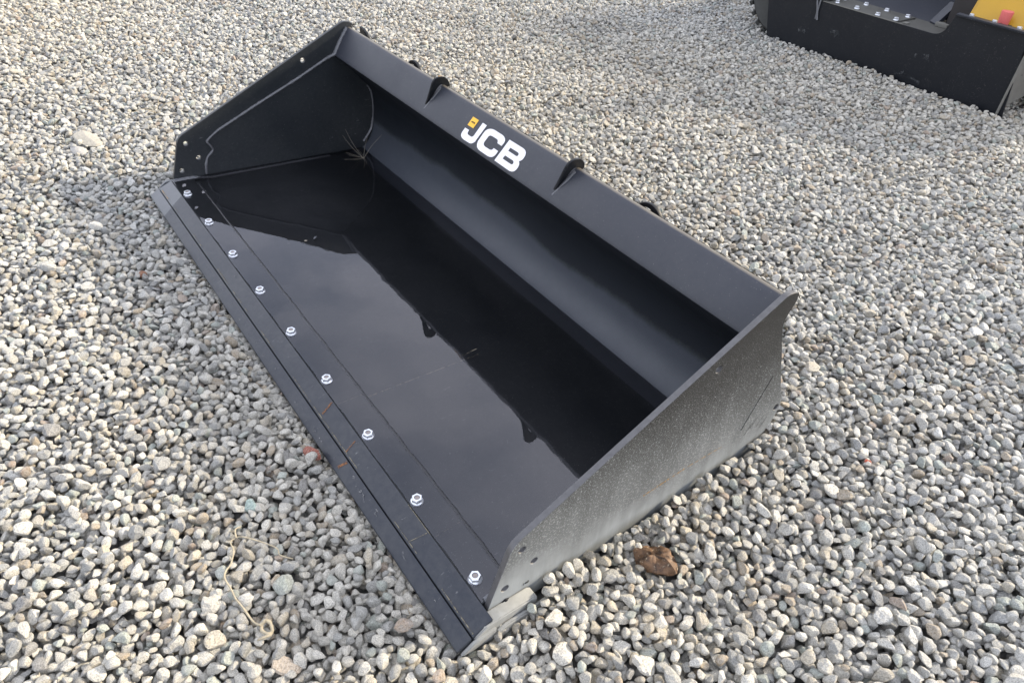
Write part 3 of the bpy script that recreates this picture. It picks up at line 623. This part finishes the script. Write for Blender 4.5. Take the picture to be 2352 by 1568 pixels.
# crumpled brown clod of bark
def m_bark():
    m = NT('bark_brown'); f = m.noise(60, 6, .7); c = m.mix(m.ramp(f, (.35, 0.), (.65, 1.)), (.03, .016, .010), (.20, .11, .055))
    c = m.mix(m.ramp(m.noise(110, 3), (.62, 0.), (.7, .7)), c, (.45, .36, .25)); m.pbr(c, .6, 0, m.bump(f, .7, .006)); return m.m
def clod():
    r = np.random.default_rng(2); bm = bmesh.new(); outl = [(2.470, -.208), (2.500, -.228), (2.527, -.222), (2.552, -.205), (2.577, -.172), (2.562, -.152), (2.532, -.140), (2.499, -.158), (2.476, -.180)]
    cx, cy = 2.522, -.182; rings = []; zb = zt(cx, cy, .0); n = len(outl) * 4
    ol = [tuple(p[:2]) for p in smoothpath([(a, b, 0) for a, b in outl + [outl[0]]], 4)][:n]
    for k, (s, z) in enumerate(((1., .002), (1.04, .010), (.9, .020), (.62, .029), (.3, .030))):
        rings.append([bm.verts.new((cx + (x - cx) * s + r.normal(0, .0012), cy + (y - cy) * s + r.normal(0, .0012), zb + z + r.normal(0, .0022) + .010 * (k > 1) * math.sin((x - 2.5) * 90))) for x, y in ol])
    for a, b in zip(rings, rings[1:]):
        for i in range(n): bm.faces.new((a[i], a[(i + 1) % n], b[(i + 1) % n], b[i]))
    bm.faces.new(rings[0]); bm.faces.new(rings[-1]); o = link('bark_piece', bm_mesh(bm, 'bark_piece', 50), m_bark()); o['label'] = 'crumpled dark brown piece of bark on the gravel in front of the near end plate'; o['category'] = 'bark'
clod()
# dry root with a looped end
rt = thing('dry_root', (2.0, -1.03, 0), 'thin pale dry root bent over the gravel and curled into a loop at one end', 'root')
P1 = [(2.017, -.907), (1.992, -.929), (1.964, -.927), (1.926, -.954), (1.892, -.985), (1.882, -1.001), (1.89, -1.014), (1.919, -1.016), (1.947, -1.033), (1.964, -1.051), (1.984, -1.059), (2.013, -1.056), (2.046, -1.056), (2.076, -1.051), (2.119, -1.043), (2.138, -1.034)]
P2 = [(2.138, -1.034), (2.136, -1.020), (2.139, -1.030), (2.152, -1.035), (2.170, -1.027), (2.164, -1.017), (2.146, -1.013), (2.137, -1.019)]
P3 = [(2.172, -1.022), (2.172, -1.036), (2.166, -1.051)]
def onG(P, up=.027): return [(x, y, zt(x, y, up) + .004 * math.sin(i * 2.1)) for i, (x, y) in enumerate(P)]
tube('strand', smoothpath(onG(P1)), .0024, ROOT, rt, jit=.25, step=.006, taper=lambda t: .6 + .45 * t)
tube('loop', smoothpath(onG(P2)), .0040, ROOT, rt, jit=.2, step=.005); tube('root_tip', smoothpath(onG(P3)), .0040, ROOT, rt, jit=.2, step=.005, taper=lambda t: 1 - .4 * t)
tube('root_branch', smoothpath(onG([(1.884, -.998), (1.862, -.992), (1.855, -.978)])), .0022, ROOT, rt, jit=.2)
def tuft(loc, label, n, h, rz):
    t = thing('grass_tuft', loc, label, 'grass stalks')
    for i in range(n):
        a = random.uniform(0, 6.28); l = random.uniform(.4, 1) * h; L_ = Vector(loc); e = L_ + Vector((math.cos(a) * l * .8, math.sin(a) * l * .8, l * random.uniform(.2, .8)))
        tube('stalk', smoothpath([L_, L_.lerp(e, .5) + Vector((0, 0, l * .15)), e], 4), .0013, GRASS if i % 2 else ROOT, t, seg=4, step=.02)
tuft((-.86, -.44, .01), 'dry straw coloured grass tuft in the gravel left of the far end plate', 12, .16, 0)
tuft((2.62, 1.33, .03), 'withered brown grass scraps lying on the gravel at the right edge', 14, .08, 0)

# ================================================================== MACHINE ATTACHMENT at the top right
AX, AY = -.403, 3.945
T_ = thing('machine_attachment', (.5, 4.4, 0), 'black steel machine frame with bolted shelf, yellow body and red cap behind the bucket', 'machine')
FR = frame((AX, AY, 0), (1, .018, 0), (0, 0, 1))
def bx(name, u0, u1, v0, v1, z0_, z1, mat, parent=None, bev=.003, **k): return box(name, (AX + u0, AY + v0, z0_), (AX + u1, AY + v1, z1), mat, parent or T_, bev, **k)
fp = [(0, .024), (.20, .018), (.232, .008), (.262, .020), (1.585, .020), (1.6, .004), (1.81, .004), (1.745, .505), (1.30, .505), (1.262, .372), (.392, .372), (.335, .430), (.335, .56), (-.14, .56)]
flat('front_plate', [rounded(fp, [.01, 0, 0, 0, 0, 0, .004, .01, .006, .07, .03, .05, .02, .02], 7)], .012, FR @ Matrix.Translation((0, 0, .006)), P_MACH, T_, bev=.0015)
flat('edge_bead', [[(.372, .376), (.392, .3775), (1.0, .3775), (1.0, .3735), (.392, .3735)]], .004, FR @ Matrix.Translation((0, 0, .015)), GREYDUST, T_)
tube('weld_bead', [(AX + .33, AY - .014, .40), (AX + .383, AY - .014, .247)], .007, WELD, T_, jit=.15)
bx('weld_strip', .36, .372, -.0165, -.0125, .25, .45, WELD)
for k in range(8):
    u = random.uniform(.1, 1.2); z = random.uniform(.04, .26); strip('scuff', (AX + u, AY - .0135, z), (AX + u + random.uniform(.03, .10), AY - .0135, z + random.uniform(-.02, .02)), random.uniform(.02, .05), SCUFF2, T_, (0, 1, 0), .6)
# shelf with slab and nuts
bx('shelf', -.02, 1.30, .012, .345, .345, .358, DUSTSHELF)
bx('bolting_slab', .18, .918, .03, .31, .3585, .368, DUSTSHELF)
for u, v in ((.433, .092), (.40, .235), (.596, .087), (.561, .257), (.765, .08), (.725, .258), (.912, .09), (.888, .255), (.27, .09), (.24, .235)): nut((AX + u - (.015 if u > .9 else 0), AY + v, .368), T_, random.random() * 3, 1.05)
bx('lump', .94, .975, .10, .14, .359, .366, GREYDUST, bev=.003)
# sloping inner panel, strut, side cheek
bm = bmesh.new(); q = [(.0, .347, .352), (1.01, .347, .352), (1.01, .78, .47), (.0, .78, .47)]
v1 = [bm.verts.new((AX + a, AY + b, c)) for a, b, c in q]; v2 = [bm.verts.new((AX + a, AY + b + .012, c - .006)) for a, b, c in q]; bm.faces.new(v1); bm.faces.new(v2[::-1])
for i in range(4): bm.faces.new((v1[i], v1[(i + 1) % 4], v2[(i + 1) % 4], v2[i]))
link('inner_panel', bm_mesh(bm, 'inner_panel'), P_TOP, T_)
bm = bmesh.new(); q = [(1.012, .323, .370), (1.076, .289, .370), (1.123, .375, .50), (1.062, .40, .50)]
v1 = [bm.verts.new((AX + a, AY + b, c)) for a, b, c in q]; v2 = [bm.verts.new((AX + a, AY + b + .01, c - .035)) for a, b, c in q]; bm.faces.new(v1); bm.faces.new(v2[::-1])
for i in range(4): bm.faces.new((v1[i], v1[(i + 1) % 4], v2[(i + 1) % 4], v2[i]))
link('strut', bm_mesh(bm, 'strut'), P_TOP, T_)
bx('strut_foot', 1.075, 1.16, .27, .335, .3585, .385, GREYDUST, bev=.008)
bx('inner_cheek', 1.12, 1.135, .345, .78, .10, .95, BROWNIN); bx('rear_plate', .9, 1.9, .81, .825, .05, 1.2, BROWNIN)
bx('inner_wall', .0, 1.115, .785, .80, .3, 1.1, DARKIN)
# right hand box: flanges, bolts, yellow body, red cap
bx('top_flange', 1.302, 1.78, -.002, .055, .5065, .5145, P_MACH, bev=.002); bx('top_flange', 1.302, 1.775, .006, .050, .5150, .5215, P_TOP, bev=.002)
for u in (1.372, 1.515, 1.665): nut((AX + u, AY + .058, .5150), T_, .4, .95)
bx('flange_foot', 1.302, 1.78, .050, .095, .505, .5145, P_MACH, bev=.002)
bx('black_post', 1.13, 1.27, .30, .42, .20, 1.3, DARKIN)
bm = bmesh.new(); q = [(1.30, .13, .43), (2.25, .13, .43), (2.25, .55, .98), (1.22, .55, .98)]
v1 = [bm.verts.new((AX + a, AY + b, c)) for a, b, c in q]; v2 = [bm.verts.new((AX + a, AY + 1.3, c)) for a, b, c in q]; bm.faces.new(v1); bm.faces.new(v2[::-1])
for i in range(4): bm.faces.new((v1[i], v1[(i + 1) % 4], v2[(i + 1) % 4], v2[i]))
bmesh.ops.recalc_face_normals(bm, faces=bm.faces); bmesh.ops.bevel(bm, geom=bm.edges[:], offset=.03, segments=4, affect='EDGES'); link('yellow_body', bm_mesh(bm, 'yellow_body'), YPAINT, T_)
cp = link('red_cap', bm_mesh(lathe_bm([(.036, 0), (.037, .02), (.041, .075), (.040, .082), (.037, .084), (.02, .0845)], 32), 'red_cap'), REDCAP, T_); cp.scale = (.85, .85, .9); cp.location = Vector((AX + 1.525, AY + .16, .500)) - T_.location
rg = link('cap_ring', bm_mesh(lathe_bm([(.048, 0), (.050, .004), (.048, .010), (.040, .010)], 28), 'cap_ring'), DARKIN, T_); rg.location = Vector((AX + 1.53, AY + .16, .490)) - T_.location
# end cheek (seen edge on at the frame's right side) and its foot
flat('end_plate', [rounded([(.0, .03), (.05, .075), (.16, .09), (.55, .14), (.75, .45), (.20, .52), (.014, .50)], [0, .02, .03, .05, .03, .03, 0], 4), circ(.16, .40, .010), circ(.10, .27, .006)], .010, frame((AX + 1.775, AY + .0, 0), (0, 1, 0), (0, 0, 1)), GREYDUST, T_, bev=.001)
bx('skid', 1.765, 1.785, .02, .9, -.01, .035, DARKIN)
# lugged tyre partly hidden behind the left end of the plate
wh = thing('x', (0, 0, 0), '', '') ; bpy.data.objects.remove(wh)
tc_ = Vector((AX + .04, AY + .17, .345))
prof = [(.20, -.12), (.30, -.12), (.322, -.10), (.330, -.06), (.332, 0), (.330, .06), (.322, .10), (.30, .12), (.20, .12)]
bmt = lathe_bm(prof, 64); bmt.transform(Matrix.Rotation(math.pi / 2, 4, 'X')); ty = link('tyre', bm_mesh(bmt, 'tyre', 40), RUBBER, T_); ty.location = tc_ - T_.location
LUG = bm_mesh(box_bm((-.017, -.058, -.014), (.017, .058, .014), .006), 'tread_lug'); LUG.materials.append(RUBBER)
for i in range(26):
    for s in (-1, 1):
        a = 2 * math.pi * (i + (.5 if s > 0 else 0)) / 26; o = bpy.data.objects.new('tread_lug', LUG); COL.objects.link(o); o.parent = ty
        o.matrix_local = Matrix.Rotation(a, 4, 'Y') @ Matrix.Translation((0, s * .062, .336)) @ Matrix.Rotation(s * .5, 4, 'Z')
rim = link('rim', bm_mesh(lathe_bm([(.05, -.05), (.17, -.06), (.2, -.1), (.205, .1), (.17, .06), (.05, .05)], 32), 'rim'), YPAINT, T_); rim.data.transform(Matrix.Rotation(math.pi / 2, 4, 'X')); rim.location = tc_ - T_.location
# guessed machine body out of view, added to shade the gravel: hood and cab
bx('added_hood', -.2, 2.2, 1.35, 2.9, .35, 1.45, YPAINT, bev=.06); bx('added_cab_frame', .1, 1.7, 2.95, 4.2, .35, 2.3, DARKIN, bev=.08)
def wheel(u, v):
    b_ = lathe_bm(prof, 48); b_.transform(Matrix.Scale(1.3, 4) @ Matrix.Rotation(math.pi / 2, 4, 'Y')); o = link('tyre', bm_mesh(b_, 'tyre', 40), RUBBER, T_); o.location = Vector((AX + u, AY + v, .42)) - T_.location
for u, v in ((-.4, 1.9), (2.4, 1.9), (-.2, 3.6), (2.1, 3.6)): wheel(u, v)  # wheels of the added body, likewise out of view
print('objects', len(bpy.data.objects))
